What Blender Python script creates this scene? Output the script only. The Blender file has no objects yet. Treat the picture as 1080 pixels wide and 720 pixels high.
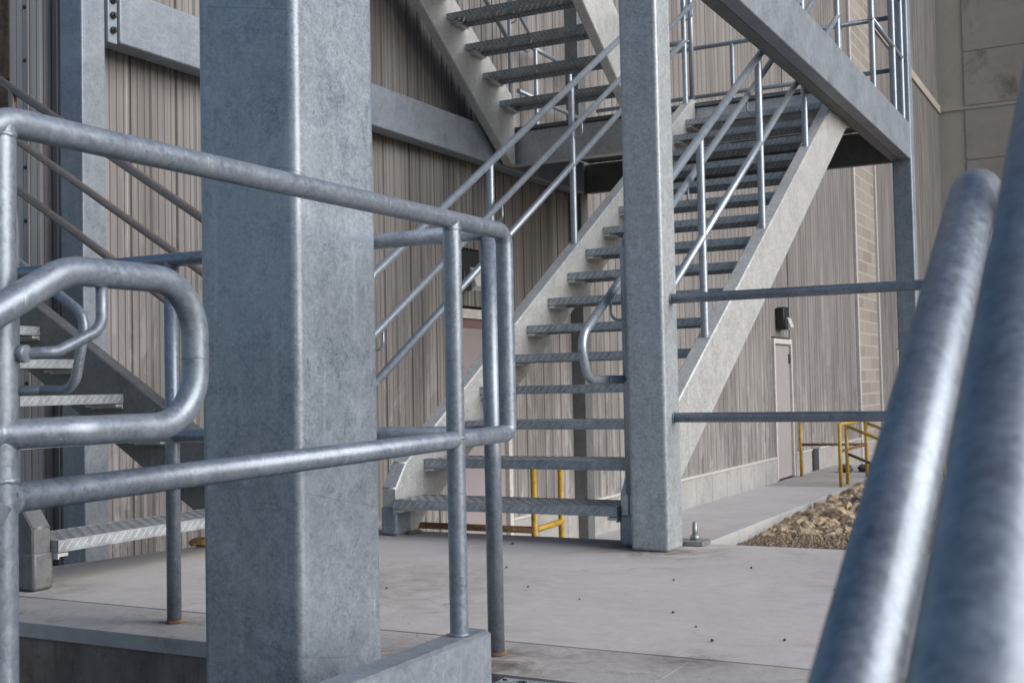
import bpy, bmesh, math, random
from mathutils import Vector, Matrix, noise
random.seed(7)
R = math.radians
S = bpy.context.scene
C = S.collection

# ------------------------------------------------------------------ camera
cam = bpy.data.cameras.new('camera'); co = bpy.data.objects.new('camera', cam); C.objects.link(co)
rt, dn, fw = Vector((.8836, .4678, -.0208)), Vector((-.0361, .0236, -.9991)), Vector((-.4669, .8835, .0378))
M = Matrix((rt, -dn, -fw)).transposed().to_4x4(); M.translation = Vector((0, 0, .68))
co.matrix_world = M
cam.sensor_width = 36; cam.lens = 41.78; cam.clip_start = .02; cam.clip_end = 800
cam.dof.use_dof = True; cam.dof.focus_distance = 3.6; cam.dof.aperture_fstop = 12
S.camera = co
# ------------------------------------------------------------------ world, sun, exposure
SUN_EL, SUN_AZ = 27, 86          # azimuth measured from +Y towards +X
w = bpy.data.worlds.new('World'); S.world = w; w.use_nodes = True
nt = w.node_tree; nt.nodes.clear()
sky = nt.nodes.new('ShaderNodeTexSky'); sky.sky_type = 'NISHITA'; sky.sun_disc = False
sky.sun_elevation = R(SUN_EL); sky.sun_rotation = R(SUN_AZ); sky.dust_density = 1.0; sky.air_density = 1.1; sky.ozone_density = 2.2
bg = nt.nodes.new('ShaderNodeBackground'); bg.inputs['Strength'].default_value = .088
wo = nt.nodes.new('ShaderNodeOutputWorld')
nt.links.new(sky.outputs[0], bg.inputs[0]); nt.links.new(bg.outputs[0], wo.inputs[0])
sl = bpy.data.lights.new('sun', 'SUN'); sl.energy = 3.1; sl.angle = R(54); sl.color = (1, .965, .93)
so = bpy.data.objects.new('sun', sl); C.objects.link(so)
sd = Vector((math.sin(R(SUN_AZ))*math.cos(R(SUN_EL)), math.cos(R(SUN_AZ))*math.cos(R(SUN_EL)), math.sin(R(SUN_EL))))
so.rotation_euler = sd.to_track_quat('Z', 'Y').to_euler()
S.view_settings.view_transform = 'Standard'; S.view_settings.look = 'None'
S.view_settings.gamma = 1; S.view_settings.exposure = .50

# ------------------------------------------------------------------ materials
def newmat(name):
    m = bpy.data.materials.new(name); m.use_nodes = True
    t = m.node_tree; t.nodes.clear()
    o = t.nodes.new('ShaderNodeOutputMaterial'); b = t.nodes.new('ShaderNodeBsdfPrincipled')
    t.links.new(b.outputs[0], o.inputs[0])
    return m, t, b, o
class G:
    """small helper around a node tree"""
    def __init__(s, t):
        s.t = t; s.tc = t.nodes.new('ShaderNodeTexCoord'); s.oi = t.nodes.new('ShaderNodeObjectInfo')
    def n(s, k, **kw):
        x = s.t.nodes.new(k)
        for a, v in kw.items(): setattr(x, a, v)
        return x
    def l(s, a, b): s.t.links.new(a, b)
    def coord(s, scale=(1, 1, 1), rnd=False):
        mp = s.n('ShaderNodeMapping'); s.l(s.tc.outputs['Object'], mp.inputs[0]); mp.inputs['Scale'].default_value = scale
        if rnd:
            mu = s.n('ShaderNodeMath', operation='MULTIPLY'); mu.inputs[1].default_value = 37.
            s.l(s.oi.outputs['Random'], mu.inputs[0]); s.l(mu.outputs[0], mp.inputs['Location'])
        return mp.outputs[0]
    def noise(s, sc, det=4, rough=.55, vec=None, dist=0):
        x = s.n('ShaderNodeTexNoise'); x.inputs['Scale'].default_value = sc; x.inputs['Detail'].default_value = det
        x.inputs['Roughness'].default_value = rough; x.inputs['Distortion'].default_value = dist
        if vec is not None: s.l(vec, x.inputs[0])
        return x.outputs[0]
    def ramp(s, src, stops):
        x = s.n('ShaderNodeValToRGB'); s.l(src, x.inputs[0]); e = x.color_ramp.elements
        while len(e) < len(stops): e.new(.5)
        for el, (p, c) in zip(e, stops):
            el.position = p; el.color = (c, c, c, 1) if isinstance(c, (int, float)) else (*c, 1)
        return x.outputs[0]
    def mix(s, a, b, f, mode='MIX'):
        x = s.n('ShaderNodeMix', data_type='RGBA', blend_type=mode)
        for v, i in ((f, 0), (a, 6), (b, 7)):
            if isinstance(v, (int, float)): x.inputs[i].default_value = v if i == 0 else (v, v, v, 1)
            elif isinstance(v, tuple): x.inputs[i].default_value = (*v, 1)
            else: s.l(v, x.inputs[i])
        return x.outputs[2]
    def math(s, op, a, b=0, c=None):
        x = s.n('ShaderNodeMath', operation=op)
        for v, i in ((a, 0), (b, 1), (c, 2)):
            if v is None: continue
            if isinstance(v, (int, float)): x.inputs[i].default_value = v
            else: s.l(v, x.inputs[i])
        return x.outputs[0]
    def bump(s, h, st, dist=.002, nrm=None):
        x = s.n('ShaderNodeBump'); x.inputs['Strength'].default_value = st; x.inputs['Distance'].default_value = dist
        s.l(h, x.inputs['Height'])
        if nrm is not None: s.l(nrm, x.inputs['Normal'])
        return x.outputs[0]

def galv(name, dark=(.17, .195, .225), light=(.40, .425, .45), spangle=55, metal=.55, rough=(.34, .58), blotch=5, warm=0, stain=.0, spw=.07, pits=1., hair=0):
    m, t, b, o = newmat(name); g = G(t)
    v = g.coord(rnd=True)
    big = g.noise(blotch, 5, .6, v, .6)
    med = g.noise(blotch*5, 6, .65, v, 1.2)
    vor = g.n('ShaderNodeTexVoronoi'); vor.inputs['Scale'].default_value = spangle
    dv = g.n('ShaderNodeVectorMath', operation='ADD'); nz = g.n('ShaderNodeTexNoise'); nz.inputs['Scale'].default_value = spangle*.8
    sc = g.n('ShaderNodeVectorMath', operation='SCALE'); sc.inputs[3].default_value = .012
    g.l(v, nz.inputs[0]); g.l(nz.outputs[1], sc.inputs[0]); g.l(v, dv.inputs[0]); g.l(sc.outputs[0], dv.inputs[1]); g.l(dv.outputs[0], vor.inputs[0])
    sep = g.n('ShaderNodeSeparateColor'); g.l(vor.outputs['Color'], sep.inputs[0])
    sp = sep.outputs[0]
    fine_ = g.noise(spangle*1.6, 3, .6, v)
    f = g.math('ADD', g.math('MULTIPLY', big, .30), g.math('MULTIPLY', med, .34))
    f = g.math('ADD', f, g.math('MULTIPLY', fine_, .26))
    f = g.math('ADD', f, g.math('MULTIPLY', sp, spw))
    col = g.ramp(f, [(.33, dark), (.52, tuple((a+c)/2 for a, c in zip(dark, light))), (.74, light)])
    pz = g.n('ShaderNodeTexNoise'); pz.inputs['Scale'].default_value = blotch*3.2; pz.inputs['Detail'].default_value = 6; pz.inputs['Roughness'].default_value = .55; g.l(v, pz.inputs[0])
    col = g.mix(col, tuple(c*.62 for c in light), g.math('MULTIPLY', g.ramp(pz.outputs[0], [(.52, 0), (.545, 1)]), .30))
    # run marks down the piece
    vs = g.coord((26, 26, 1.3), rnd=True)
    st = g.ramp(g.noise(1.5, 4, .6, vs), [(.56, 0), (.75, 1)])
    col = g.mix(col, tuple(min(1, c*1.25) for c in light), g.math('MULTIPLY', st, .22))
    # scuffs
    vsc = g.coord((5, 60, 12), rnd=True)
    sv = g.n('ShaderNodeMapping'); g.l(v, sv.inputs[0]); sv.inputs['Rotation'].default_value = (.35, .5, .3); sv.inputs['Scale'].default_value = (150, 150, 4)
    scr = g.ramp(g.noise(1., 2, .5, sv.outputs[0]), [(.735, 0), (.75, 1)])
    scr = g.math('MULTIPLY', scr, g.ramp(g.noise(2.3, 3, .5, v), [(.5, 0), (.6, 1)]))
    col = g.mix(col, (.66, .68, .70), g.math('MULTIPLY', scr, .6))
    scf = g.ramp(g.noise(2.2, 3, .6, vsc, 1.5), [(.68, 0), (.72, 1)])
    col = g.mix(col, (.55, .56, .57), g.math('MULTIPLY', scf, .35))
    pit = g.ramp(g.noise(60, 3, .6, v), [(.72, 0), (.78, 1)])
    col = g.mix(col, (.06, .055, .055), g.math('MULTIPLY', pit, .35*pits))
    spk = g.ramp(g.noise(6, 3, .5, v), [(.45, 0), (.7, 1)])
    col = g.mix(col, light, g.math('MULTIPLY', g.math('MULTIPLY', spk, g.ramp(g.noise(140, 2, .5, v), [(.5, 0), (.7, 1)])), .35))
    if hair:      # mill lines and drag marks across the piece
        sz = g.n('ShaderNodeSeparateXYZ'); g.l(g.tc.outputs['Object'], sz.inputs[0])
        zz = g.math('ADD', g.math('MULTIPLY', sz.outputs[2], 2.7), g.math('MULTIPLY', g.math('ADD', sz.outputs[0], sz.outputs[1]), .55))
        zz = g.math('ADD', zz, g.math('MULTIPLY', g.noise(.7, 1, .4, v), .22))
        ln = g.ramp(g.math('FRACT', zz), [(0, 1), (.012, 0)])
        col = g.mix(col, dark, g.math('MULTIPLY', g.math('MULTIPLY', ln, g.ramp(g.noise(5, 4, .6, v), [(.45, 0), (.58, 1)])), hair))
        tick = g.ramp(g.noise(1., 2, .5, g.coord((34, 34, 22), rnd=True)), [(.755, 0), (.765, 1)])
        col = g.mix(col, (.03, .03, .035), g.math('MULTIPLY', tick, .8*hair))
    if stain:
        rs = g.ramp(g.noise(9, 5, .7, v, .5), [(.56, 0), (.70, 1)])
        col = g.mix(col, (.16, .085, .045), g.math('MULTIPLY', rs, stain))
    if warm: col = g.mix(col, (.30, .23, .19), warm)
    g.l(col, b.inputs['Base Color'])
    b.inputs['Metallic'].default_value = metal
    rr = g.math('ADD', g.math('MULTIPLY', med, rough[1]-rough[0]), rough[0])
    rr = g.math('ADD', rr, g.math('MULTIPLY', g.math('SUBTRACT', sp, .5), .08))
    g.l(rr, b.inputs['Roughness'])
    n1 = g.bump(med, .16, .003)
    n2 = g.bump(g.noise(220, 3, .6, v), .12, .001, n1)
    g.l(n2, b.inputs['Normal'])
    return m

def concrete(name, c1, c2, dirt=(.10, .085, .075), dirt_amt=.35, sc=1., streak=False, rough=.85, bumpy=.35, crack=0., spots=0):
    m, t, b, o = newmat(name); g = G(t)
    v = g.coord()
    a = g.noise(1.3*sc, 6, .6, v, .4); f = g.noise(14*sc, 8, .7, v)
    col = g.mix(c1, c2, g.ramp(g.math('ADD', g.math('MULTIPLY', a, .6), g.math('MULTIPLY', f, .4)), [(.36, 0), (.64, 1)]))
    col = g.mix(col, dirt, g.math('MULTIPLY', g.ramp(g.noise(2.4*sc, 7, .7, v, .8), [(.53, 0), (.72, 1)]), dirt_amt))
    fine = g.noise(180, 3, .7, v)
    broom = g.noise(1., 3, .6, g.coord((3, 130, 3)))
    col = g.mix(col, dirt, g.math('MULTIPLY', g.ramp(broom, [(.48, 0), (.70, 1)]), .10 if spots else 0.))
    col = g.mix(col, 0.0, g.math('MULTIPLY', g.ramp(fine, [(.60, 0), (.75, 1)]), .22))
    col = g.mix(col, .62, g.math('MULTIPLY', g.ramp(fine, [(.28, 1), (.38, 0)]), .18))
    if crack:
        vo = g.n('ShaderNodeTexVoronoi', feature='DISTANCE_TO_EDGE'); vo.inputs['Scale'].default_value = .55
        dv = g.n('ShaderNodeVectorMath', operation='ADD'); nz = g.n('ShaderNodeTexNoise'); nz.inputs['Scale'].default_value = 2.2; nz.inputs['Detail'].default_value = 7
        sc_ = g.n('ShaderNodeVectorMath', operation='SCALE'); sc_.inputs[3].default_value = .9
        g.l(v, nz.inputs[0]); g.l(nz.outputs[1], sc_.inputs[0]); g.l(v, dv.inputs[0]); g.l(sc_.outputs[0], dv.inputs[1]); g.l(dv.outputs[0], vo.inputs[0])
        ck = g.ramp(vo.outputs[0], [(0, 1), (.0035, 0)])
        ck = g.math('MULTIPLY', ck, g.ramp(a, [(.5, 0), (.56, 1)]))
        col = g.mix(col, .05, g.math('MULTIPLY', ck, crack))
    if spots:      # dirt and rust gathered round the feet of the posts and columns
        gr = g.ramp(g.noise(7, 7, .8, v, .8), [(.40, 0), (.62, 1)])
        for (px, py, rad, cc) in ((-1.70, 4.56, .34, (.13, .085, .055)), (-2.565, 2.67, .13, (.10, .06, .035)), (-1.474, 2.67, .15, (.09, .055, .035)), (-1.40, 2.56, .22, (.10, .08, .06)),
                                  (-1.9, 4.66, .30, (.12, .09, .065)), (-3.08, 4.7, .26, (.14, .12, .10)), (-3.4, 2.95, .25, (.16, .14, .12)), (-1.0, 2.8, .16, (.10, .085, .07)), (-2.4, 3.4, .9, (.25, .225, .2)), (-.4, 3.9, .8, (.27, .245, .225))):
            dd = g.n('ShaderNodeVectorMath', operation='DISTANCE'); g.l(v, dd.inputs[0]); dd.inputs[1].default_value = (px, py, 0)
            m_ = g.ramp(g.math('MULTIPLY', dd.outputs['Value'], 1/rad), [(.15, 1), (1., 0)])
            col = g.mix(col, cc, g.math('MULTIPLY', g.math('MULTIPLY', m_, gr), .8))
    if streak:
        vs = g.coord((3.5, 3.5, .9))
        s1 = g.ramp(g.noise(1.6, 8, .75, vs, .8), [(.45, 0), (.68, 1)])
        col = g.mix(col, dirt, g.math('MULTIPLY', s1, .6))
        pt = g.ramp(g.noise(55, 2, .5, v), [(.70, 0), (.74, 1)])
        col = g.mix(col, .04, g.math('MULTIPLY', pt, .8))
    g.l(col, b.inputs['Base Color']); b.inputs['Roughness'].default_value = rough
    b.inputs['Specular IOR Level'].default_value = .25
    n1 = g.bump(f, bumpy, .006); n2 = g.bump(fine, bumpy, .0015, n1); g.l(n2, b.inputs['Normal'])
    return m

def siding(name, c1, c2, dark, light, fine=1.0, peel=0):
    """weathered ribbed cladding: ribs are modelled, streaks and hairline corrugation here"""
    m, t, b, o = newmat(name); g = G(t)
    v = g.coord()
    vs = g.coord((9, 9, .22)); vf = g.coord((55, 55, .35)); vw = g.coord((2.5, 2.5, .5))
    wide = g.noise(1., 5, .6, vw, .2); strk = g.noise(1., 6, .7, vs, .15); fn = g.noise(1., 3, .6, vf)
    col = g.mix(c1, c2, g.ramp(wide, [(.35, 0), (.65, 1)]))
    col = g.mix(col, dark, g.math('MULTIPLY', g.ramp(strk, [(.50, 0), (.78, 1)]), .55*fine))
    col = g.mix(col, light, g.math('MULTIPLY', g.ramp(strk, [(.24, 1), (.44, 0)]), .5))
    col = g.mix(col, dark, g.math('MULTIPLY', g.ramp(fn, [(.52, 0), (.80, 1)]), .55*fine))
    sx = g.n('ShaderNodeSeparateXYZ'); g.l(v, sx.inputs[0])
    u = g.math('ADD', sx.outputs[0], sx.outputs[1])
    cor = g.math('FRACT', g.math('MULTIPLY', u, 1/.052))
    line = g.ramp(cor, [(.0, 1), (.09, 0), (.91, 0), (1., 1)])
    col = g.mix(col, dark, g.math('MULTIPLY', line, .8))
    # pale run-off drips, dark splash
    dr = g.ramp(g.noise(1.2, 4, .6, g.coord((30, 30, .12))), [(.66, 0), (.70, 1)])
    col = g.mix(col, light, g.math('MULTIPLY', dr, .6))
    if peel:
        low = g.ramp(g.math('ADD', g.math('MULTIPLY', sx.outputs[2], .2), 0), [(.0, 1), (.62, 0)])
        pe = g.ramp(g.noise(1., 8, .75, g.coord((3.2, 3.2, 1.1)), 1.2), [(.50, 0), (.56, 1)])
        pv = g.ramp(g.noise(1., 3, .6, g.coord((22, 22, .5))), [(.45, 0), (.55, 1)])
        col = g.mix(col, light, g.math('MULTIPLY', g.math('MULTIPLY', pe, pv), g.math('MULTIPLY', low, peel)))
    spots = g.ramp(g.noise(11, 6, .8, v, .5), [(.62, 0), (.72, 1)])
    col = g.mix(col, dark, g.math('MULTIPLY', spots, .35))
    g.l(col, b.inputs['Base Color']); b.inputs['Roughness'].default_value = .8; b.inputs['Specular IOR Level'].default_value = .2
    inv = g.math('SUBTRACT', 1., line)
    n1 = g.bump(inv, .7, .006); n2 = g.bump(g.noise(60, 4, .6, v), .2, .002, n1); g.l(n2, b.inputs['Normal'])
    return m

def plain(name, c, rough=.6, metal=0., var=.25, bump=.1, sc=12, dirt=None, dirt_amt=0.):
    m, t, b, o = newmat(name); g = G(t); v = g.coord(rnd=True)
    n = g.noise(sc, 6, .65, v, .3)
    col = g.mix(tuple(x*(1-var) for x in c), tuple(min(1, x*(1+var)) for x in c), g.ramp(n, [(.3, 0), (.7, 1)]))
    if dirt: col = g.mix(col, dirt, g.math('MULTIPLY', g.ramp(g.noise(sc*1.7, 6, .7, v, .6), [(.5, 0), (.66, 1)]), dirt_amt))
    g.l(col, b.inputs['Base Color']); b.inputs['Roughness'].default_value = rough; b.inputs['Metallic'].default_value = metal
    g.l(g.bump(n, bump, .004), b.inputs['Normal'])
    return m

def tread_mat():
    m, t, b, o = newmat('grip_tread_steel'); g = G(t); v = g.coord()
    sx = g.n('ShaderNodeSeparateXYZ'); g.l(v, sx.inputs[0]); X, Y, Z = sx.outputs
    base = g.ramp(g.noise(22, 5, .6, g.coord(rnd=True)), [(.3, (.22, .24, .26)), (.7, (.42, .45, .47))])
    # which face: up or front
    geo = g.n('ShaderNodeNewGeometry'); nz = g.n('ShaderNodeSeparateXYZ'); g.l(geo.outputs['True Normal'], nz.inputs[0])
    top = g.math('GREATER_THAN', g.math('ABSOLUTE', nz.outputs[2]), .7)
    # raised slashes on the lips, alternating direction
    k = g.math('MULTIPLY', X, 1/.036); fl = g.math('FLOOR', k); fr = g.math('FRACT', k)
    zz = g.math('MULTIPLY', Z, 1/.036)
    s1 = g.math('FRACT', g.math('SUBTRACT', k, zz)); s1 = g.ramp(s1, [(.0, 0), (.36, 0), (.44, 1), (.50, 1), (.58, 0)])
    zb = g.math('ABSOLUTE', g.math('ADD', Z, .021)); s1 = g.math('MULTIPLY', s1, g.ramp(g.math('MULTIPLY', zb, 40.), [(.42, 1), (.60, 0)]))
    # punched diamonds on the walking face
    row = g.math('MULTIPLY', Y, 1/.034); rf = g.math('FLOOR', row)
    off = g.math('MULTIPLY', g.math('MODULO', g.math('ABSOLUTE', rf), 2.), .5)
    cx = g.math('ABSOLUTE', g.math('SUBTRACT', g.math('FRACT', g.math('ADD', g.math('MULTIPLY', X, 1/.05), off)), .5))
    cy = g.math('ABSOLUTE', g.math('SUBTRACT', g.math('FRACT', row), .5))
    dia = g.math('ADD', g.math('MULTIPLY', cx, 1.15), cy)
    hole = g.math('LESS_THAN', dia, .37)
    rim = g.ramp(dia, [(.37, 1), (.48, 0)])
    pat = g.mix(s1, rim, top)
    col = g.mix(base, (.80, .82, .84), g.math('MULTIPLY', pat, .8))
    g.l(col, b.inputs['Base Color']); b.inputs['Metallic'].default_value = .45; b.inputs['Roughness'].default_value = .5
    g.l(g.bump(pat, .8, .004), b.inputs['Normal'])
    tr = g.n('ShaderNodeBsdfTransparent'); ms = g.n('ShaderNodeMixShader')
    g.l(g.math('MULTIPLY', hole, top), ms.inputs[0]); g.l(b.outputs[0], ms.inputs[1]); g.l(tr.outputs[0], ms.inputs[2])
    g.l(ms.outputs[0], o.inputs[0])
    return m

def block_mat():
    m, t, b, o = newmat('block_masonry'); g = G(t)
    rot = g.n('ShaderNodeCombineXYZ'); sx = g.n('ShaderNodeSeparateXYZ'); g.l(g.tc.outputs['Object'], sx.inputs[0])
    g.l(sx.outputs[1], rot.inputs[0]); g.l(sx.outputs[2], rot.inputs[1])
    br = g.n('ShaderNodeTexBrick'); g.l(rot.outputs[0], br.inputs[0])
    br.inputs['Scale'].default_value = 1; br.inputs['Brick Width'].default_value = .95; br.inputs['Row Height'].default_value = .245
    br.inputs['Mortar Size'].default_value = .016; br.inputs['Color1'].default_value = (.20, .18, .16, 1); br.inputs['Color2'].default_value = (.32, .295, .265, 1)
    br.inputs['Mortar'].default_value = (.42, .39, .35, 1)
    col = g.mix(br.outputs[0], (.30, .27, .24), g.math('MULTIPLY', g.noise(5, 5, .6, g.coord()), .7))
    g.l(col, b.inputs['Base Color']); b.inputs['Roughness'].default_value = .9
    g.l(g.bump(br.outputs['Fac'], -.5, .01), b.inputs['Normal'])
    return m

MT = dict(
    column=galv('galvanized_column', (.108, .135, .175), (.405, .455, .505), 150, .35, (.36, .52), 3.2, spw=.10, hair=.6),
    column2=galv('granular_column', (.20, .23, .255), (.46, .49, .51), 120, .3, (.38, .56), 9, spw=.20),
    pipe=galv('galvanized_pipe', (.095, .117, .155), (.335, .375, .43), 130, .48, (.34, .48), 4, spw=.08, stain=.10, pits=.6, hair=.4),
    pipe2=galv('galvanized_stair_pipe', (.20, .235, .275), (.42, .465, .515), 120, .5, (.28, .42), 8, pits=.4),
    stringer=galv('galvanized_stringer', (.29, .30, .305), (.68, .68, .67), 120, .42, (.38, .55), 5, spw=.16),
    beam=galv('galvanized_beam', (.14, .165, .20), (.37, .405, .455), 90, .4, (.4, .6), 3, hair=.6),
    dull=galv('dull_galvanized', (.10, .105, .11), (.22, .225, .23), 40, .4, (.45, .65), 5),
    brownpipe=galv('brown_reflection_pipe', (.14, .12, .115), (.27, .245, .235), 60, .45, (.35, .5), 7, warm=.25),  # galvanized pipe with a brown reflection put into its base colour
    tread=tread_mat(),
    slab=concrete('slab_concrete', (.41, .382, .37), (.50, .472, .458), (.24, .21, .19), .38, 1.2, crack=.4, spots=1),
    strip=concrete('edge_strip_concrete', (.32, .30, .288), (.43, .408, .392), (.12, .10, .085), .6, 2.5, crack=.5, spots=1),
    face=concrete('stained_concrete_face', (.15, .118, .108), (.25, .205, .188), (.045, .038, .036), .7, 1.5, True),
    walk=concrete('walkway_concrete', (.38, .372, .375), (.46, .45, .45), (.2, .19, .18), .3, 1),
    found=concrete('foundation_concrete', (.27, .262, .255), (.37, .36, .35), (.16, .14, .125), .5, 1.5),
    ground=concrete('gravel_ground', (.13, .12, .105), (.20, .185, .165), (.07, .06, .05), .5, 2, bumpy=.8),
    siding=siding('weathered_siding', (.178, .168, .162), (.268, .252, .244), (.055, .048, .046), (.52, .505, .50), peel=.5),
    jamb=siding('steel_jamb', (.46, .42, .41), (.60, .55, .53), (.16, .13, .12), (.70, .66, .64), .7),
    rust=concrete('rusty_steel', (.12, .075, .05), (.36, .225, .14), (.025, .017, .014), .8, 2.5, True, .75),
    panel=concrete('precast_panel', (.32, .285, .25), (.42, .38, .34), (.13, .105, .085), .9, .28, False),
    panelband=concrete('precast_band', (.42, .375, .32), (.50, .45, .38), (.25, .21, .17), .3, .5),
    trim=plain('pale_trim', (.50, .475, .455), .6, 0, .12, dirt=(.3, .26, .22), dirt_amt=.5),
    door=plain('mauve_door_paint', (.27, .235, .24), .5, 0, .06, sc=3),
    door2=plain('pale_door_paint', (.31, .285, .29), .5, 0, .06, sc=3),
    doordark=plain('door_top_strip', (.16, .095, .095), .6, 0, .1),
    black=plain('black_housing', (.018, .018, .02), .45, 0, .2),
    lens=plain('clear_lens', (.55, .55, .53), .15, 0, .1),
    yellow=plain('yellow_paint', (.42, .26, .03), .5, 0, .15, dirt=(.10, .05, .025), dirt_amt=.55, sc=14),
    rustbar=plain('rusty_yellow_bar', (.11, .055, .03), .8, 0, .3, dirt=(.42, .24, .05), dirt_amt=.5, sc=18),
    gravel=plain('gravel_bed', (.235, .18, .13), .9, 0, .35, .8, 30, dirt=(.05, .04, .03), dirt_amt=.6),
    rock=plain('limestone_rock', (.40, .31, .215), .9, 0, .35, .8, 3, dirt=(.14, .095, .06), dirt_amt=.75),
    rockdark=plain('dark_rock', (.07, .07, .075), .9, 0, .3, .6, 9),
    brownrock=plain('brown_rock', (.30, .185, .075), .85, 0, .35, .6, 16, dirt=(.09, .05, .02), dirt_amt=.6),
    zinc=galv('zinc_bolt', (.20, .21, .22), (.42, .43, .44), 90, .6, (.35, .5), 30),
    darkbolt=plain('dark_bolt', (.05, .05, .055), .5, .5, .2),
    void=plain('dark_gap', (.012, .012, .012), .9, 0, .1),
    block=block_mat(),
)

# ------------------------------------------------------------------ geometry helpers
def box(bm, x0, x1, y0, y1, z0, z1, bev=0., seg=2, smooth=False):
    vs = [bm.verts.new(p) for p in ((x0,y0,z0),(x1,y0,z0),(x1,y1,z0),(x0,y1,z0),(x0,y0,z1),(x1,y0,z1),(x1,y1,z1),(x0,y1,z1))]
    fs = [bm.faces.new([vs[i] for i in q]) for q in ((0,3,2,1),(4,5,6,7),(0,1,5,4),(1,2,6,5),(2,3,7,6),(3,0,4,7))]
    if bev:
        ed = list({e for f in fs for e in f.edges})
        r = bmesh.ops.bevel(bm, geom=ed, offset=bev, segments=seg, affect='EDGES', profile=.5)
        for f in r['faces']: f.smooth = True
    return bm
def prism(bm, pts, x0, x1, bev=0., axis='x'):
    """polygon pts (a,b) extruded along an axis"""
    def P(a, b, c): return {'x': (c, a, b), 'y': (a, c, b), 'z': (a, b, c)}[axis]
    A = [bm.verts.new(P(a, b, x0)) for a, b in pts]; B = [bm.verts.new(P(a, b, x1)) for a, b in pts]
    fs = [bm.faces.new(A[::-1]), bm.faces.new(B)]
    n = len(pts)
    for i in range(n): fs.append(bm.faces.new((A[i], A[(i+1) % n], B[(i+1) % n], B[i])))
    bmesh.ops.recalc_face_normals(bm, faces=fs)
    if bev:
        ed = list({e for f in fs for e in f.edges})
        r = bmesh.ops.bevel(bm, geom=ed, offset=bev, segments=2, affect='EDGES')
        for f in r['faces']: f.smooth = True
    return bm
def fillet(pts, rad, n=9):
    pts = [Vector(p) for p in pts]; out = [pts[0]]
    for i in range(1, len(pts)-1):
        r = rad[i-1] if isinstance(rad, (list, tuple)) else rad
        a, b, c = pts[i-1], pts[i], pts[i+1]
        u, v = (a-b), (c-b); lu, lv = u.length, v.length; u.normalize(); v.normalize()
        ang = u.angle(v)
        if r <= 0 or abs(ang-math.pi) < .02: out.append(b); continue
        d = min(r/math.tan(ang/2), lu*.49, lv*.49)
        p0, p1 = b+u*d, b+v*d
        rr = d*math.tan(ang/2); ctr = b+(u+v).normalized()*(rr/math.sin(ang/2))
        e0, e1 = p0-ctr, p1-ctr; tot = e0.angle(e1); ax = e0.cross(e1).normalized()
        for k in range(n+1): out.append(ctr + Matrix.Rotation(tot*k/n, 3, ax) @ e0)
    out.append(pts[-1]); return out
def tube(bm, pts, r, rad=0., seg=20, cap=True, long=None):
    P = fillet(pts, rad) if rad else [Vector(p) for p in pts]
    # split long straight runs a little
    n = len(P); T = []
    for i in range(n):
        a = P[max(i-1, 0)]; b = P[min(i+1, n-1)]
        if 0 < i < n-1: t = (P[i]-a).normalized()+(b-P[i]).normalized()
        else: t = b-a
        T.append(t.normalized())
    up = Vector((0, 0, 1)) if abs(T[0].z) < .9 else Vector((1, 0, 0))
    nrm = T[0].cross(up).normalized(); rings = []
    for i in range(n):
        if i:
            ax = T[i-1].cross(T[i])
            if ax.length > 1e-7: nrm = Matrix.Rotation(T[i-1].angle(T[i]), 3, ax.normalized()) @ nrm
        bn = T[i].cross(nrm).normalized(); k = 1.
        if 0 < i < n-1:
            h = (P[i]-P[i-1]).normalized().dot(T[i]); k = 1./max(h, .5)
        rings.append([bm.verts.new(P[i] + (nrm*math.cos(2*math.pi*j/seg) + bn*math.sin(2*math.pi*j/seg))*r*(k if k < 1.05 else 1)) for j in range(seg)])
    for a, b in zip(rings, rings[1:]):
        for j in range(seg):
            f = bm.faces.new((a[j], a[(j+1) % seg], b[(j+1) % seg], b[j])); f.smooth = True
    if cap:
        bm.faces.new(rings[0][::-1]); bm.faces.new(rings[-1])
    return bm
def weld(bm, p, axis, r, bead=.0028):
    """flattened bead of weld round a pipe end"""
    axis = Vector(axis).normalized(); q = axis.to_track_quat('Z', 'Y').to_matrix()
    n, k = 20, 7; rg = []
    for i in range(n):
        a = 2*math.pi*i/n; rr = bead*(1+.2*math.sin(i*5.3)); zj = bead*.6*math.sin(i*3.1); row = []
        for j in range(k):
            b = 2*math.pi*j/k
            row.append(bm.verts.new(Vector(p) + q @ Vector(((r+rr*math.cos(b))*math.cos(a), (r+rr*math.cos(b))*math.sin(a), rr*math.sin(b)*1.5+zj))))
        rg.append(row)
    for i in range(n):
        for j in range(k):
            f = bm.faces.new((rg[i][j], rg[(i+1) % n][j], rg[(i+1) % n][(j+1) % k], rg[i][(j+1) % k])); f.smooth = True
    return bm
def cyl(bm, p, r, h, axis=(0, 0, 1), seg=12):
    a = Vector(axis).normalized(); return tube(bm, [Vector(p), Vector(p)+a*h], r, 0, seg)
def B(): return bmesh.new()

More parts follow.
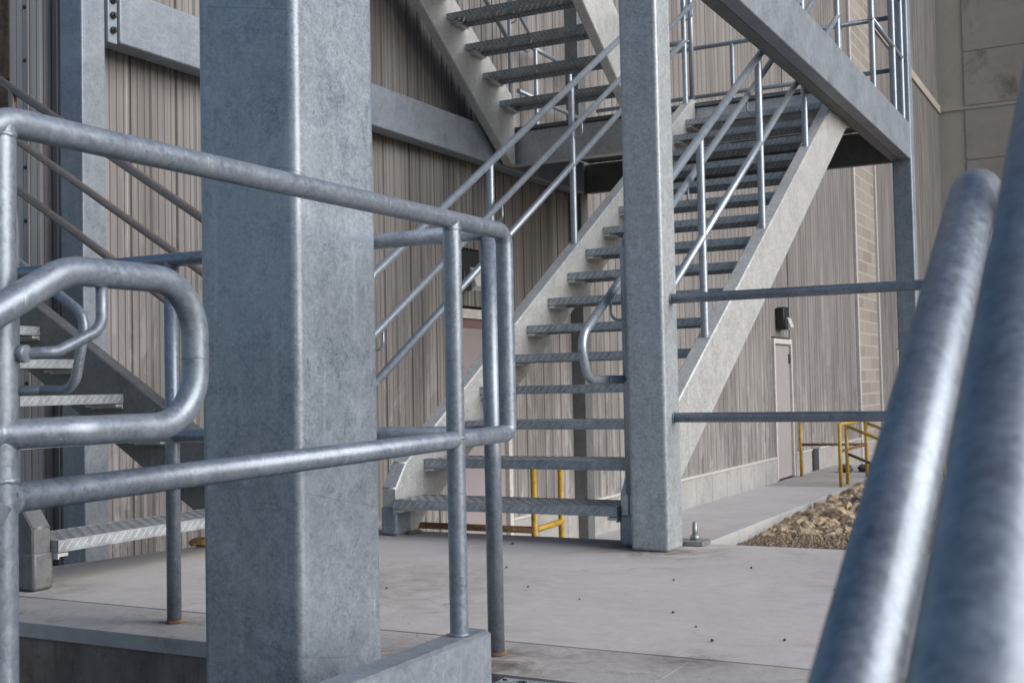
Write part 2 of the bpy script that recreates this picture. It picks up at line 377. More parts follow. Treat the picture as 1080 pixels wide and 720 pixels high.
ROOT = {}
def props(o, label=None, cat=None, group=None, kind=None):
    for k, v in (('label', label), ('category', cat), ('group', group), ('kind', kind)):
        if v: o[k] = v
    return o
def thing(name, label, cat, loc=(0, 0, 0), rotz=0, group=None):
    o = bpy.data.objects.new(name, None); C.objects.link(o); o.location = loc; o.rotation_euler = (0, 0, rotz)
    o.empty_display_size = .1
    return props(o, label, cat, group)
def ob(name, bm, mat, parent=None, local=True, recalc=False, label=None):
    """parts in the local frame of their thing; local=False takes world coordinates for an unrotated thing"""
    if parent is not None and not local:
        p = parent; off = Vector()
        while p is not None: off += p.location; p = p.parent
        bmesh.ops.translate(bm, vec=-off, verts=bm.verts)
    if recalc: bmesh.ops.recalc_face_normals(bm, faces=bm.faces)
    me = bpy.data.meshes.new(name); bm.to_mesh(me); bm.free(); me.materials.append(MT[mat])
    o = bpy.data.objects.new(name, me); C.objects.link(o)
    if parent is not None: o.parent = parent
    if label: o['label'] = label
    return o
def struct(name, bm, mat):
    o = ob(name, bm, mat); o['kind'] = 'structure'; return o
def single(name, bm, mat, label, cat, loc=(0, 0, 0), group=None):
    bmesh.ops.translate(bm, vec=-Vector(loc), verts=bm.verts)
    o = ob(name, bm, mat); o.location = loc; return props(o, label, cat, group)

# ------------------------------------------------------------------ ground and slabs
bm = B(); box(bm, -90, 90, -60, 120, -1.3, -1.0); struct('ground', bm, 'ground')
# raised slab: polygon in plan with a joint 33 cm behind its front edge
def slab_piece(name, pts, mat, z0=-1.05, z1=0.):
    bm = B(); prism(bm, pts, z0, z1, .0015, 'z'); return struct(name, bm, mat)
slab_piece('slab', [(-3.99, 2.826), (4.5, 2.826), (4.5, 4.87), (-3.56, 4.83)], 'slab')
slab_piece('slab_edge_strip', [(-4.06, 2.50), (-1.0015, 2.50), (-1.0015, 2.818), (-3.99, 2.818)], 'strip', -.044)
slab_piece('slab_edge_strip', [(-1.0, 2.50), (4.5, 2.50), (4.5, 2.818), (-1.0, 2.818)], 'strip', -.044)
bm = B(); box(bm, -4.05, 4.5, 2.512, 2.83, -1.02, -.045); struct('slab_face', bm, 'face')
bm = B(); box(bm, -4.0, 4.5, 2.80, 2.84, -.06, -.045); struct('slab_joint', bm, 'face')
# walkway along the building, lower than the slab
bm = B()
for y0, y1 in ((4.9, 8.2), (8.208, 11.9), (11.908, 14.4), (14.408, 17.05)): box(bm, -4.94, -3.70, y0, y1, -1.02, -.84, .008)
struct('walkway', bm, 'walk')
bm = B(); box(bm, -4.94, -1.5, 17.06, 21.5, -1.03, -.845, .008); struct('far_walkway', bm, 'found')

# ------------------------------------------------------------------ building
W = -4.95
bd = thing('industrial_building', 'tall weathered building clad in ribbed grey brown siding behind the steel stairs', 'building', (W, 10, -.84))
def ribbed(y0, y1, z0, z1, x=W, step=.36):
    """cladding sheet with a raised rib and a shallow groove repeating along y"""
    bm = B(); prof = []
    y = y0
    while y < y1-1e-6:
        e = min(y+step, y1)
        prof += [(x, y), (x, min(y+.006, e)), (x-.012, min(y+.010, e)), (x-.012, min(y+.022, e)), (x, min(y+.026, e)),
                 (x, min(y+step*.5-.02, e)), (x+.010, min(y+step*.5-.012, e)), (x+.010, min(y+step*.5+.012, e)), (x, min(y+step*.5+.02, e))]
        y += step
    prof.append((x, y1)); clean = []
    for p in prof:
        if not clean or (abs(p[0]-clean[-1][0])+abs(p[1]-clean[-1][1])) > 1e-5: clean.append(p)
    a = [bm.verts.new((p[0], p[1], z0)) for p in clean]; b = [bm.verts.new((p[0], p[1], z1)) for p in clean]
    for i in range(len(clean)-1): bm.faces.new((a[i], a[i+1], b[i+1], b[i]))
    # body behind
    box(bm, x-.3, x-.03, y0, y1, z0, z1)
    return bm
H = 13.0
DL = (8.36, 9.19); DR = (17.86, 18.78); DF = (28.2, 29.3)
segs = [(4.47, DL[0]-.06), (DL[1]+.06, DR[0]-.06), (DR[1]+.06, 23.93), (26.15, DF[0]-.06), (DF[1]+.06, 36.2)]
for y0, y1 in segs: ob('siding', ribbed(y0, y1, -.48, H), 'siding', bd, False)
for y0, y1 in (DL, DR, DF): ob('siding', ribbed(y0-.06, y1+.06, 1.36, H, step=.2), 'siding', bd, False)
for y0, y1 in ((4.47, DL[0]-.06), (DL[1]+.06, DR[0]-.06), (DR[1]+.06, 19.95), (20.45, 23.93), (26.15, 36.2)):
    bm = B(); box(bm, W-.3, W+.035, y0, y1, -1.02, -.49, .006)
    y = y0+.5
    while y < y1-.2:
        box(bm, W+.03, W+.038, y, y+.012, -1.0, -.5); y += .62
    ob('foundation', bm, 'found', bd, False)
    bm = B(); box(bm, W-.01, W+.05, y0, y1, -.495, -.47, .004); ob('base_flashing', bm, 'trim', bd, False)
bm = B(); box(bm, W-.3, W-.05, 19.9, 20.5, -1.02, -.46); ob('drain_slot', bm, 'void', bd, False)
bm = B(); box(bm, W-.3, W+.012, 23.97, 26.11, -1.02, H); ob('block_strip', bm, 'block', bd, False)
for y in (23.95, 26.13):
    bm = B(); box(bm, W-.05, W+.06, y-.05, y+.05, -1.02, H, .008); ob('trim_strip', bm, 'trim', bd, False)
for i, (y0, y1) in enumerate((DL, DR, DF)):
    bm = B(); box(bm, W-.04, W+.004, y0, y1, -.82, 1.24, .004)
    if i == 0: box(bm, W-.04, W+.008, y0+.01, y1-.01, 1.12, 1.17)
    d = ob('door', bm, 'door' if i == 0 else 'door2', bd, False, label='mauve grey steel door behind the main stair' if i == 0 else None)
    bm = B(); box(bm, W-.06, W+.045, y0-.065, y0, -.83, 1.33, .005); box(bm, W-.06, W+.045, y1, y1+.065, -.83, 1.33, .005)
    box(bm, W-.06, W+.045, y0, y1, 1.25, 1.33, .005); ob('frame', bm, 'trim', d, False)
    bm = B(); tube(bm, [(W+.004, y0+.1, .1), (W+.05, y0+.1, .1), (W+.05, y0+.22, .1)], .011, .015, 8); ob('handle', bm, 'zinc', d, False)
    if i == 0:
        bm = B(); box(bm, W-.01, W+.012, y0+.003, y1-.003, 1.175, 1.247); ob('header_strip', bm, 'doordark', d, False)
    else:
        bm = B(); box(bm, W+.004, W+.03, y1-.05, y1-.02, .95, 1.1, .003); ob('hinge', bm, 'darkbolt', d, False)
bm = B(); box(bm, W-.02, W+.05, 26.2, 36.3, 8.35, 8.58, .01); ob('wall_band', bm, 'panelband', bd, False)
# the recess at the left: a wall return facing the slab, a pale ribbed strip, a riveted jamb and rusty plating
bm = B(); box(bm, -5.14, W-.002, 4.475, 4.7, -1.02, H)
for x in (-4.99, -5.04, -5.09): box(bm, x-.006, x+.006, 4.466, 4.48, -1.02, H)
ob('return_siding', bm, 'jamb', bd, False)
jb = B(); box(jb, -5.39, -5.145, 4.40, 4.7, -1.02, H, .006); box(jb, -5.235, -5.225, 4.39, 4.41, -1.02, H)
jm = ob('steel_jamb', jb, 'jamb', bd, False, label='grey riveted steel jamb at the left corner')
z = -.7
while z < 4.2:
    bm = B(); bmesh.ops.create_uvsphere(bm, u_segments=10, v_segments=6, radius=.011, matrix=Matrix.Translation((-5.26, 4.398, z)))
    for f in bm.faces: f.smooth = True
    ob('rivet', bm, 'darkbolt', jm, False); z += .29
bm = B(); box(bm, -7.2, -5.40, 4.50, 4.8, -1.02, .55); box(bm, -7.2, -5.40, 4.50, 4.8, .56, 2.44); box(bm, -7.2, -5.40, 4.50, 4.8, 2.45, 6, .004)
ob('rusty_plating', bm, 'rust', bd, False)

# far building: precast panels across the end of the yard
fb = thing('concrete_building', 'tan precast panel building closing the yard at far right', 'building', (0, 36.4, -1))
bm = B(); box(bm, W-.3, 60, 36.45, 37, -1.05, 24); ob('wall', bm, 'panelband', fb, False)
bm = B()
for i in range(8):
    for k in range(9):
        x0 = W+.7+i*3.1; z0 = -.95+k*1.58
        box(bm, x0, x0+3.07, 36.425, 36.47, z0, z0+1.55, .012, 2)
ob('panel', bm, 'panel', fb, False)
bm = B()
for z in (3.72, 8.42): box(bm, W-.2, 60, 36.40, 36.44, z, z+.05)
ob('ledge', bm, 'panelband', fb, False)

# ------------------------------------------------------------------ wall lamps
def lamp(y, label, far=False):
    t = thing('wall_lamp', label, 'wall lamp', (W+.01, y, 1.6), 0, 'lamps above the doors')
    bm = B(); box(bm, 0, .13, -.16, .16, -.10, .20, .012)
    for k in range(6): box(bm, .02, .135, -.15+k*.055, -.135+k*.055, .195, .212)
    ob('housing', bm, 'black', t)
    bm = B(); prism(bm, [(.131, -.13), (.20, -.10), (.16, .04), (.131, .06)], -.02, .158, .004, 'y')
    ob('lens', bm, 'lens', t)
    bm = B(); box(bm, .03, .16, -.155, -.03, -.14, .03, .01); ob('sensor', bm, 'black', t)
lamp(8.40, 'black box lamp above the mauve door, seen between the nearest railing posts')
lamp(18.2, 'black box lamp with pale lens above the narrow pale door')
lamp(28.7, 'small distant black lamp above the last door on the wall')

# ------------------------------------------------------------------ columns and beams
def column(x0, x1, y0, y1, z0, z1, label, bev, mat='column', plate=None):
    t = thing('steel_column', label, 'column', ((x0+x1)/2, (y0+y1)/2, z0))
    bm = B(); box(bm, x0, x1, y0, y1, z0, z1, bev, 5); ob('shaft', bm, mat, t, False)
    if plate is not None:
        a, b_, c_, d = plate; bm = B(); box(bm, a, b_, c_, d, z0+.001, z0+.022, .003); p = ob('base_plate', bm, mat, t, False)
        return t, p
    return t, None
column(-1.996, -1.70, 2.17, 2.495, -1.0, 5.5, 'thick square galvanized column in the left foreground behind the nearest railing', .020)
t, p = column(-1.866, -1.70, 4.53, 4.70, 0, 5.2, 'slender square galvanized column standing at the foot of the main stair', .016, mat='column2')
bm = B(); box(bm, -1.83, -1.63, 4.74, 4.845, .001, .02, .003); pl = ob('base_plate', bm, 'zinc', t, False)
bm = B(); cyl(bm, (-1.685, 4.80, .02), .011, .075); cyl(bm, (-1.685, 4.80, .02), .021, .02, seg=6); ob('anchor_bolt', bm, 'zinc', pl, False)
column(-1.86, -1.695, 10.70, 10.87, -1.0, 8.5, 'far square column holding the right end of the stair landing', .014)
t, _ = column(-4.962, -4.80, 4.37, 4.53, -1.0, 6.0, 'square galvanized column against the siding at far left', .008, mat='beam')
column(-4.97, -4.81, 10.62, 10.78, -1.0, 8.5, 'dull square column against the siding behind the main stair', .008, mat='dull')

bt = thing('steel_beam', 'long galvanized beam bolted along the siding behind the thick column', 'beam', (-4.83, 7.5, 2.55))
bm = B(); box(bm, -4.90, -4.765, 4.60, 10.60, 2.555, 2.86, .010, 3); ob('web', bm, 'beam', bt, False)
bm = B(); box(bm, -4.89, -4.782, 4.532, 4.598, 2.55, 2.90, .004); ep = ob('end_plate', bm, 'beam', bt, False)
for z in (2.62, 2.70, 2.78, 2.86):
    bm = B(); cyl(bm, (-4.782, 4.565, z), .019, .016, (1, 0, 0), 6); cyl(bm, (-4.768, 4.565, z), .010, .014, (1, 0, 0), 10)
    ob('bolt', bm, 'darkbolt', ep, False)
bt = thing('steel_beam', 'galvanized beam running overhead from the far column towards the camera at upper right', 'beam', (-1.74, 7.5, 2.58))
bm = B(); box(bm, -1.79, -1.70, 2.2, 10.69, 2.575, 2.895, .008, 3); ob('web', bm, 'beam', bt, False)
bm = B(); box(bm, -1.87, -1.792, 2.2, 10.69, 2.578, 2.592); box(bm, -1.87, -1.792, 2.2, 10.69, 2.875, 2.889); ob('flange', bm, 'dull', bt, False)

# ------------------------------------------------------------------ stairs
RI, GO = .1703, .2787; SL = RI/GO
def stair_tread_bm(w, d=.262):
    bm = B(); h = w/2
    box(bm, -h, h, 0, d, -.004, 0)                      # walking face
    box(bm, -h, h, -.003, .0, -.042, .001); box(bm, -h, h, d, d+.003, -.042, .001)
    for s in (-h, h-.003): box(bm, s, s+.003, .004, d-.004, -.045, -.005)
    return bm
def bracket_rod(bm, x, xg, y, zt):
    """J shaped rod from the underside of the handrail to the post"""
    tube(bm, [(x, y, zt), (x, y, zt-.075), (x+(xg-x)*.3, y, zt-.10), (xg, y, zt-.10)], .0065, .02, 8)
def stair(name, label, loc, rotz, n, w, mats=('stringer', 'pipe2', 'pipe2'), sw=.08, top=.09, depth=.36, foot=True, ends=(0, 0),
          posts=(1.07, 2.15, 3.23, 4.31), rails=(-1, 1), loops=True, newel=.05, top_end=None, pr=.021, cut=True, hand_in=.07, nside=None, reach=.30, short=()):
    """local frame: +Y is the direction of climb, the first nosing is at y=0 z=RI, loc is on the floor"""
    t = thing(name, label, 'stair', loc, rotz)
    L = (n-1)*GO
    for s in (-1, 1):
        x0, x1 = (s*w/2-sw/2), (s*w/2+sw/2)
        zt = lambda y: RI+SL*y+top
        ye = L+GO if top_end is None else top_end
        pts = [(.03, 0), (.03, RI+.05), (.12, zt(.12)), (ye-.06, zt(ye-.06)), (ye, zt(ye-.06)), (ye, zt(ye)-depth)]
        yb = (depth-top-RI+.0)/SL
        pts += [(.24, zt(.24)-depth), (.21, 0.0)]
        if not foot:
            pts = [(0.0, -.33), (0.0, zt(0)-.06), (.05, zt(.05)), (ye-.06, zt(ye-.06)), (ye, zt(ye)), (ye, zt(ye)-depth), (.07, -.33)]
        bm = B(); prism(bm, pts, x0, x1, .006); sg = ob('stringer', bm, mats[0], t)
        if foot:
            bm = B(); box(bm, x0-.03 if s > 0 else x0+.002, x1-.002 if s > 0 else x1+.03, .10, .20, .0, .012, .003); ob('foot_plate', bm, 'dull', sg)
            bm = B(); box(bm, x0-.004, x1+.004, .022, .15, .003, .135, .012); ob('foot_bracket', bm, mats[0] if mats[0] == 'dull' else 'column', sg)  # on the main stair its darker steel paints in shade at the foot
        # railing of this side
        nw = newel if nside is None else nside[0 if s < 0 else 1]
        if s not in rails: continue
        rm = mats[1] if s > 0 else mats[2]
        xg = s*w/2 + s*.0; xi = xg-s*hand_in
        ye2 = L+GO*.6 if top_end is None else top_end-.08
        R1 = lambda y, h: RI+SL*y+h
        zb = 0 if foot else -.3
        bm = B(); tube(bm, [(xg, nw, zb+.01), (xg, nw, R1(nw, 1.08)), (xg, ye2, R1(ye2, 1.08))], pr, .07, 16)
        tr = ob('railing', bm, rm, t)
        bm = B(); tube(bm, [(xg, nw, R1(nw, .58)), (xg, ye2, R1(ye2, .58))], pr*.95, 0, 16); ob('mid_rail', bm, rm, tr)
        for py in posts:
            if py > ye2: continue
            bm = B(); tube(bm, [(xg, py, zt(py)-.01), (xg, py, R1(py, 1.08))], pr*.98, 0, 16, False)
            weld(bm, (xg, py, zt(py)+.003), (0, 0, 1), pr*.98)
            pp = ob('post', bm, rm, tr)
        for (ss, py) in short:
            if ss == s:
                bm = B(); tube(bm, [(xg, py, zt(py)-.01), (xg, py, R1(py, .58))], pr*.98, 0, 16, False); ob('post', bm, 'pipe2', tr)
        bm = B(); hz = .86
        pts = [(xi, ye2, R1(ye2, hz))]
        if top_end is None: pts = [(xi, L+GO*.9+.2, R1(L+GO*.6, hz)-.1), (xi, L+GO*.9+.2, R1(L+GO*.6, hz)), (xi, ye2, R1(ye2, hz))]
        if loops: pts += [(xi, -reach, R1(-reach, hz)), (xi, -reach+.065, .70), (xi, nw-.06, .70), (xg, nw, .70)]
        else: pts += [(xi, -.1, R1(-.1, hz))]
        rr = [.05]*(len(pts)-2)
        if loops: rr[-3:] = [.09, .075, .02]
        tube(bm, pts, pr*.86, rr, 16); hr = ob('handrail', bm, rm, tr)
        for py in (nw,)+tuple(q for q in posts if q < ye2):
            bm = B(); bracket_rod(bm, xi, xg, py+.0, R1(py, hz)-.01); ob('rail_bracket', bm, rm, hr)
    tw = w-sw-.004
    first = None
    for k in range(n):
        if first is None:
            first = ob('tread', stair_tread_bm(tw), 'tread', t); c = first
            clips = []
            for sd_ in (-1, 1):
                a = sd_*tw/2; cb = B()
                prism(cb, [(a, -.046), (a+.045, -.046), (a+.045, -.058), (a+.006, -.058), (a+.006, -.066), (a, -.066)] if sd_ < 0 else
                      [(a-.045, -.046), (a, -.046), (a, -.066), (a-.006, -.066), (a-.006, -.058), (a-.045, -.058)], .0, .20, 0, 'y')
                clips.append(ob('tread_clip', cb, 'stringer', first))
        else:
            c = first.copy(); C.objects.link(c); c.parent = t
            for q in clips:
                d = q.copy(); C.objects.link(d); d.parent = c
        c.location = (0, k*GO, RI*(k+1))
    return t
# main stair: climbs away from the camera
main = stair('steel_stair', 'wide galvanized stair climbing away from the slab to the landing, right of the thick column', (-2.51, 4.60, 0), 0, 16, 1.20,
             posts=(1.07, 2.15, 3.23, 4.31), top_end=4.43, nside=(-.10, .05), reach=.27)
# left stair: climbs towards the left, out of the recess
left = stair('steel_stair', 'short galvanized stair at far left with rails given a brown reflected tint climbing out of frame', (-3.40, 3.53, 0), math.pi/2, 10, 1.20,
             mats=('dull', 'brownpipe', 'pipe'), posts=(1.63, 2.7), nside=(.17, .05), reach=.12, short=((1, .55),))
# upper stair: starts on the landing and climbs back towards the camera
upper = stair('steel_stair', 'upper flight rising from the landing back overhead, seen from below at top centre', (-4.085, 8.95, 2.895), math.pi, 10, 1.23,
              foot=False, posts=(1.07, 2.15), top=.07, depth=.34, mats=('stringer', 'pipe2', 'pipe2'), newel=-.02)

# landing between the flights
ld = thing('stair_landing', 'steel landing at the head of the main stair with a fascia beam and guard rails', 'landing', (-3.3, 9.9, 2.57))
bm = B(); box(bm, -4.76, -1.88, 9.10, 10.72, 2.865, 2.893, .003); ob('deck', bm, 'dull', ld, False)
bm = B(); box(bm, -4.76, -1.88, 9.035, 9.095, 2.59, 2.87, .006); box(bm, -4.76, -1.88, 9.0, 9.1, 2.578, 2.588); ob('fascia_beam', bm, 'stringer', ld, False)
bm = B(); box(bm, -4.76, -1.88, 9.005, 9.099, 2.874, 2.905, .003); ob('nosing', bm, 'dull', ld, False)
bm = B(); box(bm, -4.80, -1.87, 10.73, 10.80, 2.575, 2.865, .006); ob('back_beam', bm, 'dull', ld, False)
for x in (-3.9, -3.0): 
    bm = B(); box(bm, x, x+.06, 9.1, 10.72, 2.66, 2.862, .004); ob('joist', bm, 'dull', ld, False)
def guard(parent, pts_rail, zs, posts, zb, mat='pipe2', r=.021, name='guard_rail'):
    bm = B(); tube(bm, [(x, y, zs[0]) for x, y in pts_rail], r, .05 if len(pts_rail) > 2 else 0, 16); top = ob(name, bm, mat, parent, False)
    for z in zs[1:]:
        bm = B(); tube(bm, [(x, y, z) for x, y in pts_rail], r*.95, .05 if len(pts_rail) > 2 else 0, 16); ob('mid_rail', bm, mat, top, False)
    for x, y in posts:
        bm = B(); tube(bm, [(x, y, zb), (x, y, zs[0])], r, 0, 16, False); ob('post', bm, mat, top, False)
    return top
guard(ld, [(-4.70, 10.80), (-1.86, 10.80)], (3.87, 3.40), [(-4.3, 10.8), (-3.30, 10.80), (-2.3, 10.80)], 2.86)
guard(ld, [(-4.80, 9.3), (-4.80, 10.6)], (3.76, 3.30), [(-4.8, 9.66), (-4.8, 10.4)], 2.86)
guard(ld, [(-1.745, 9.3), (-1.745, 10.68)], (3.97, 3.46), [(-1.745, 9.36), (-1.745, 10.25), (-1.745, 10.64)], 2.88)
bm = B(); tube(bm, [(-3.44, 9.16, 2.9), (-3.44, 9.16, 4.2), (-3.14, 9.16, 4.2)], .021, .05, 16); tube(bm, [(-3.44, 9.16, 3.45), (-3.14, 9.16, 3.45)], .02); 
tube(bm, [(-3.14, 9.16, 2.9), (-3.14, 9.16, 4.3)], .021)
ob('end_post', bm, 'pipe2', ld, False)

# ------------------------------------------------------------------ foreground stair and its two railings
r0 = .0212
ns = thing('steel_stair', 'nearest stair under the camera whose top stringer end meets the slab edge at bottom centre', 'stair', (-.72, 2.45, 0))
for xa, xb in ((-1.432, -1.355), (-.09, -.01)):
    bm = B(); prism(bm, [(2.435, -.17), (2.435, .118), (1.02, .118), (-.9, .118-1.92*.57), (-.9, -.17-1.92*.57), (1.07, -.17)], xa, xb, .007)
    ob('stringer', bm, 'stringer' if xa > -1 else 'beam', ns, False)
bm = B(); box(bm, -1.353, -.092, 1.15, 2.49, -.045, -.005); ob('top_platform', bm, 'tread', ns, False)
for k in range(5):
    bm = stair_tread_bm(1.255, .24); bmesh.ops.rotate(bm, verts=bm.verts, cent=(0, 0, 0), matrix=Matrix.Rotation(0, 3, 'Z'))
    bmesh.ops.translate(bm, vec=(-.7225, .85-k*GO, -.19-k*.165), verts=bm.verts); ob('tread', bm, 'tread', ns, False)
def near_railing(xg, xi, label, sgn, zr=1.065):
    t = thing('stair_railing', label, 'railing', (xg, 2.3, .12), 0)
    g = .575
    bm = B(); tube(bm, [(xg, .1, zr-(1.13-.1)*g), (xg, 1.13, zr), (xg, 2.60, zr), (xg, 2.60, .565), (xg, 1.13, .54)], r0, [.07, .035, .02], 28)
    tr = ob('rail', bm, 'pipe', t, False)
    bm = B(); tube(bm, [(xg, .1, .54-(1.13-.1)*g), (xg, 1.14, .54)], r0, 0, 24); ob('lower_rail', bm, 'pipe', t, False)
    for y, zb in ((1.12, .10), (2.345, .112)):
        bm = B(); tube(bm, [(xg, y, zb), (xg, y, zr-.003)], r0*1.0, 0, 28, False)
        weld(bm, (xg, y, .121), (0, 0, 1), r0*.98); weld(bm, (xg, y, zr-.022), (0, 0, 1), r0*.94)
        weld(bm, (xg, y, .565), (0, 0, 1), r0*1.0)
        ob('post', bm, 'pipe', t, False)
    bm = B(); hz = .855
    tube(bm, [(xi, .12, hz-(1.17-.12)*.565), (xi, 1.17, hz), (xi, 1.425, hz), (xi, 1.425, .630), (xi-sgn*.01, 1.20, .630), (xg, 1.115, .628), (xg, 1.05, .628)], r0, [.12, .085, .085, .08, .03], 28)
    weld(bm, (xi, 1.425, .735), (0, 0, 1), r0*.985, .0011)
    hr = ob('handrail', bm, 'pipe', t, False)
    bm = B(); tube(bm, [(xi, 1.235, hz-.01), (xi, 1.235, .775), (xi-sgn*.028, 1.18, .742), (xg+sgn*.008, 1.128, .738)], .0085, .03, 14)
    cyl(bm, (xg+sgn*.017, 1.136, .739), .0125, .012, (sgn, .35, 0), 16)
    ob('rail_bracket', bm, 'pipe', hr, False)
    return t
near_railing(-1.39, -1.32, 'large foreground railing at left with a looped handrail end, crossing the thick column', 1)
near_railing(-.05, -.13, 'blurred sloping pipe railing closest to the camera at the right edge', -1, 1.0)

# railing along the front edge of the slab
t = thing('slab_railing', 'two rail railing on the slab edge passing behind the thick column', 'railing', (-2.5, 2.67, 0))
bm = B(); tube(bm, [(-3.52, 2.67, 1.08), (-1.474, 2.67, 1.08)], r0, 0, 24); weld(bm, (-2.565, 2.67, 1.06), (0, 0, 1), r0*.9); ob('top_rail', bm, 'pipe', t, False)
bm = B(); tube(bm, [(-3.52, 2.67, .552), (-1.474, 2.67, .56)], r0*.97, 0, 24); ob('mid_rail', bm, 'pipe', t, False)
for x in (-3.52, -2.565, -1.474):
    bm = B(); tube(bm, [(x, 2.67, -.01), (x, 2.67, 1.08)], r0, 0, 24); pst = ob('post', bm, 'pipe', t, False)
    bm = B(); weld(bm, (x, 2.67, .003), (0, 0, 1), r0*1.08); weld(bm, (x, 2.67, .006), (0, 0, 1), r0*.95); ob('rust_ring', bm, 'rustbar', pst, False)
# railing at the back edge of the slab, right of the slender column
t = thing('slab_railing', 'two horizontal pipes fixed to the slender column and running right along the slab back edge', 'railing', (-.5, 4.62, 0))
for z, nm in ((1.026, 'top_rail'), (.539, 'mid_rail')):
    bm = B(); tube(bm, [(-1.70, 4.62, z), (2.2, 4.62, z)], r0*.95, 0, 20); weld(bm, (-1.697, 4.62, z), (1, 0, 0), r0*.95); ob(nm, bm, 'pipe', t, False)
for x in (-.25, 1.0, 2.2):
    bm = B(); tube(bm, [(x, 4.62, 0), (x, 4.62, 1.03)], r0*.95, 0, 20); ob('post', bm, 'pipe', t, False)

# ------------------------------------------------------------------ yellow rails
t = thing('yellow_railing', 'low rusty yellow railing beyond the slab under the main stair treads', 'railing', (-3.9, 7.1, -.84))
bm = B()
tube(bm, [(-4.47, 7.0, .17), (-3.56, 7.0, .17), (-3.56, 7.45, .17)], .021, .03, 14); ob('top_rail', bm, 'yellow', t, False)
bm = B(); tube(bm, [(-4.50, 7.0, -.265), (-3.56, 7.0, -.265)], .023, 0, 14); ob('mid_rail', bm, 'rustbar', t, False)
bm = B(); tube(bm, [(-3.56, 7.0, -.265), (-3.56, 7.42, -.255)], .021, 0, 14); ob('mid_rail', bm, 'yellow', t, False)
for x, y in ((-4.48, 7.0), (-3.56, 7.0), (-3.56, 7.41)):
    bm = B(); tube(bm, [(x, y, -.84), (x, y, .17)], .0215, 0, 14); ob('post', bm, 'yellow', t, False)
t = thing('yellow_railing', 'distant yellow railing around the walkway steps past the pale door', 'railing', (-3.9, 18, -.84))
for x, y in ((-4.83, 18.9), (-3.83, 17.17), (-3.84, 17.66), (-3.85, 19.1)):
    bm = B(); tube(bm, [(x, y, -.85), (x, y, .06)], .026, 0, 10); ob('post', bm, 'yellow', t, False)
bm = B(); tube(bm, [(-4.83, 18.9, .04), (-3.85, 19.1, .04)], .024, 0, 10); tube(bm, [(-3.85, 19.1, .04), (-3.83, 17.17, .04)], .024, 0, 10); ob('top_rail', bm, 'yellow', t, False)
bm = B(); tube(bm, [(-3.83, 17.66, .0), (-2.7, 17.66, -.47)], .024, 0, 10); tube(bm, [(-3.85, 19.1, .0), (-2.7, 19.1, -.47)], .024, 0, 10); ob('sloping_rail', bm, 'yellow', t, False)
bm = B(); tube(bm, [(-4.83, 18.9, -.34), (-3.85, 19.1, -.34)], .022, 0, 10); tube(bm, [(-3.84, 17.66, -.40), (-2.7, 17.66, -.87)], .022, 0, 10); tube(bm, [(-3.85, 19.1, -.34), (-3.83, 17.17, -.34)], .022, 0, 10); ob('mid_rail', bm, 'rustbar', t, False)
for x in (-2.7,):
    for y in (17.66, 19.1):
        bm = B(); tube(bm, [(x, y, -1.0), (x, y, -.45)], .026, 0, 10); ob('post', bm, 'yellow', t, False)

# ------------------------------------------------------------------ rocks beside the walkway
def rock_bm(r, seed, sq=.75):
    bm = B(); bmesh.ops.create_icosphere(bm, subdivisions=3, radius=r)
    o = Vector((seed*3.1, seed*1.7, seed*.9))
    planes = []
    rd = random.Random(seed)
    for _ in range(11):
        d = Vector((rd.uniform(-1, 1), rd.uniform(-1, 1), rd.uniform(-1, 1))).normalized(); planes.append((d, r*rd.uniform(.62, .9)))
    for v in bm.verts:
        for d, h in planes:
            k = v.co.dot(d)
            if k > h: v.co -= d*(k-h)*.96
        v.co *= 1+.22*noise.noise(v.co/r*1.6+o)+.10*noise.noise(v.co/r*4.5+o)
        v.co.z *= sq
    return bm
protos = []
rng = random.Random(3)
cnt = 0
lab = 'pale tan rock in the rock bed beside the walkway'
me_list = []
sp_ = [.75, .6, .85, .55, .7, .9, .7]
for k in range(7):
    bm = rock_bm(1., k*7+2, sp_[k]); me = bpy.data.meshes.new('rock'); bm.to_mesh(me); bm.free()
    me.materials.append(MT['rock' if k < 6 else 'rockdark']); me_list.append(me)
# heap height rises away from the walkway
def heap(x, y):
    e = max(0, min(1, (x+3.66)/.5)); f = max(0, min(1, (y-12.4)/2.5))
    return -1.0+e*(.10+.16*f)
pts = []
tries = 0
while len(pts) < 270 and tries < 20000:
    tries += 1
    y = 11.9+5.1*rng.random(); x = rng.uniform(-3.55, -1.75)
    if y > 17.0 or x > -.178*y-.0: continue
    r = rng.uniform(.055, .13)*(1. if y > 12.7 else .7)
    if all((x-a)**2+(y-b)**2 > (.62*(r+c))**2 for a, b, c in pts): pts.append((x, y, r))
for x, y, r in pts:
    k = 6 if rng.random() < .06 else rng.randrange(6)
    o = bpy.data.objects.new('rock', me_list[k]); C.objects.link(o)
    o.location = (x, y, heap(x, y)+r*.3); s = r*rng.uniform(.9, 1.2); o.scale = (s*rng.uniform(.85, 1.2), s, s*rng.uniform(.8, 1.15))
    o.rotation_euler = (rng.uniform(-.5, .5), rng.uniform(-.5, .5), rng.uniform(0, 6.28))
    props(o, lab if k < 6 else 'dark grey rock among the pale rocks beside the walkway', 'rock', 'rocks in the bed beside the walkway')
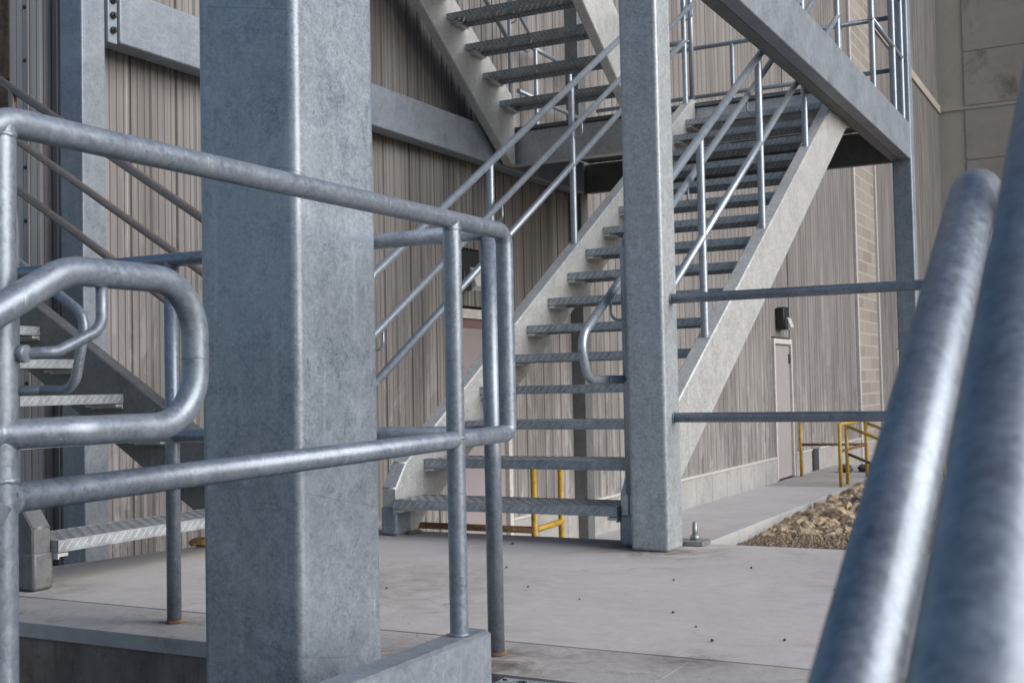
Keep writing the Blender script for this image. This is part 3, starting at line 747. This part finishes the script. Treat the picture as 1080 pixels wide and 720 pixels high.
# bed of finer gravel between the rocks
bm = B(); nx, ny = 40, 120
vv = [[bm.verts.new((-3.69+i*2.6/nx, 10.2+j*6.83/ny, heap(-3.69+i*2.6/nx, 10.2+j*6.83/ny)+.02+.03*noise.noise(Vector((i*.7, j*.7, 0))))) for j in range(ny+1)] for i in range(nx+1)]
for i in range(nx):
    for j in range(ny): bm.faces.new((vv[i][j], vv[i+1][j], vv[i+1][j+1], vv[i][j+1]))
for i in range(4200):
    x = rng.uniform(-3.66, -2.2); y = 10.6+6.2*rng.random()**1.6; r = rng.uniform(.010, .034)
    q = Matrix.Rotation(rng.uniform(0, 6), 3, 'Z'); c = Vector((x, y, heap(x, y)+.03+r*.3))
    P = [bm.verts.new(c+q@Vector(p)*r) for p in ((1, 0, 0), (.2, .9, .1), (-.9, .1, -.1), (0, -1, .1), (0, 0, .75))]
    for a, b_ in ((0, 1), (1, 2), (2, 3), (3, 0)): bm.faces.new((P[a], P[b_], P[4]))
o = ob('gravel', bm, 'gravel'); props(o, 'fine tan gravel between the rocks beside the walkway', 'gravel', None, 'stuff')

bm = rock_bm(.05, 21, .55); bmesh.ops.scale(bm, vec=(1.25, .8, .9), verts=bm.verts); bmesh.ops.rotate(bm, verts=bm.verts, cent=(0, 0, 0), matrix=Matrix.Rotation(.5, 3, 'Z'))
bmesh.ops.translate(bm, vec=(-3.70, 4.03, .02), verts=bm.verts)
single('rock', bm, 'brownrock', 'small brown stone lying on the slab edge just left of the thick column', 'rock', (-3.70, 4.03, 0))
# crumbs on the slab
for i, (x, y, r) in enumerate(((-2.42, 4.55, .012), (-2.13, 3.95, .008), (-1.86, 3.6, .007), (-1.45, 3.9, .007), (-1.25, 3.35, .008), (-1.12, 3.18, .006), (-.85, 3.1, .008),
                               (-1.6, 3.45, .006), (-.9, 3.9, .007), (-1.28, 4.25, .008), (-2.75, 4.72, .013), (-.55, 3.4, .008), (-1.02, 3.02, .009), (-2.3, 3.4, .007))):
    bm = rock_bm(r*.6, 40+i); bmesh.ops.translate(bm, vec=(x, y, r*.5), verts=bm.verts)
    single('pebble', bm, 'rockdark', 'tiny dark crumb of stone on the open slab', 'pebble', (x, y, 0), 'stone crumbs on the slab')

for i, (x, y, r) in enumerate(((-4.35, 19.9, .13), (-4.05, 20.1, .16), (-3.75, 19.8, .12))):
    bm = rock_bm(r, 70+i, .6); bmesh.ops.translate(bm, vec=(x, y, -.79), verts=bm.verts)
    single('rubble', bm, 'rockdark', 'dark lump of rubble on the far walkway behind the yellow posts', 'rubble', (x, y, -.845), 'rubble on the far walkway')
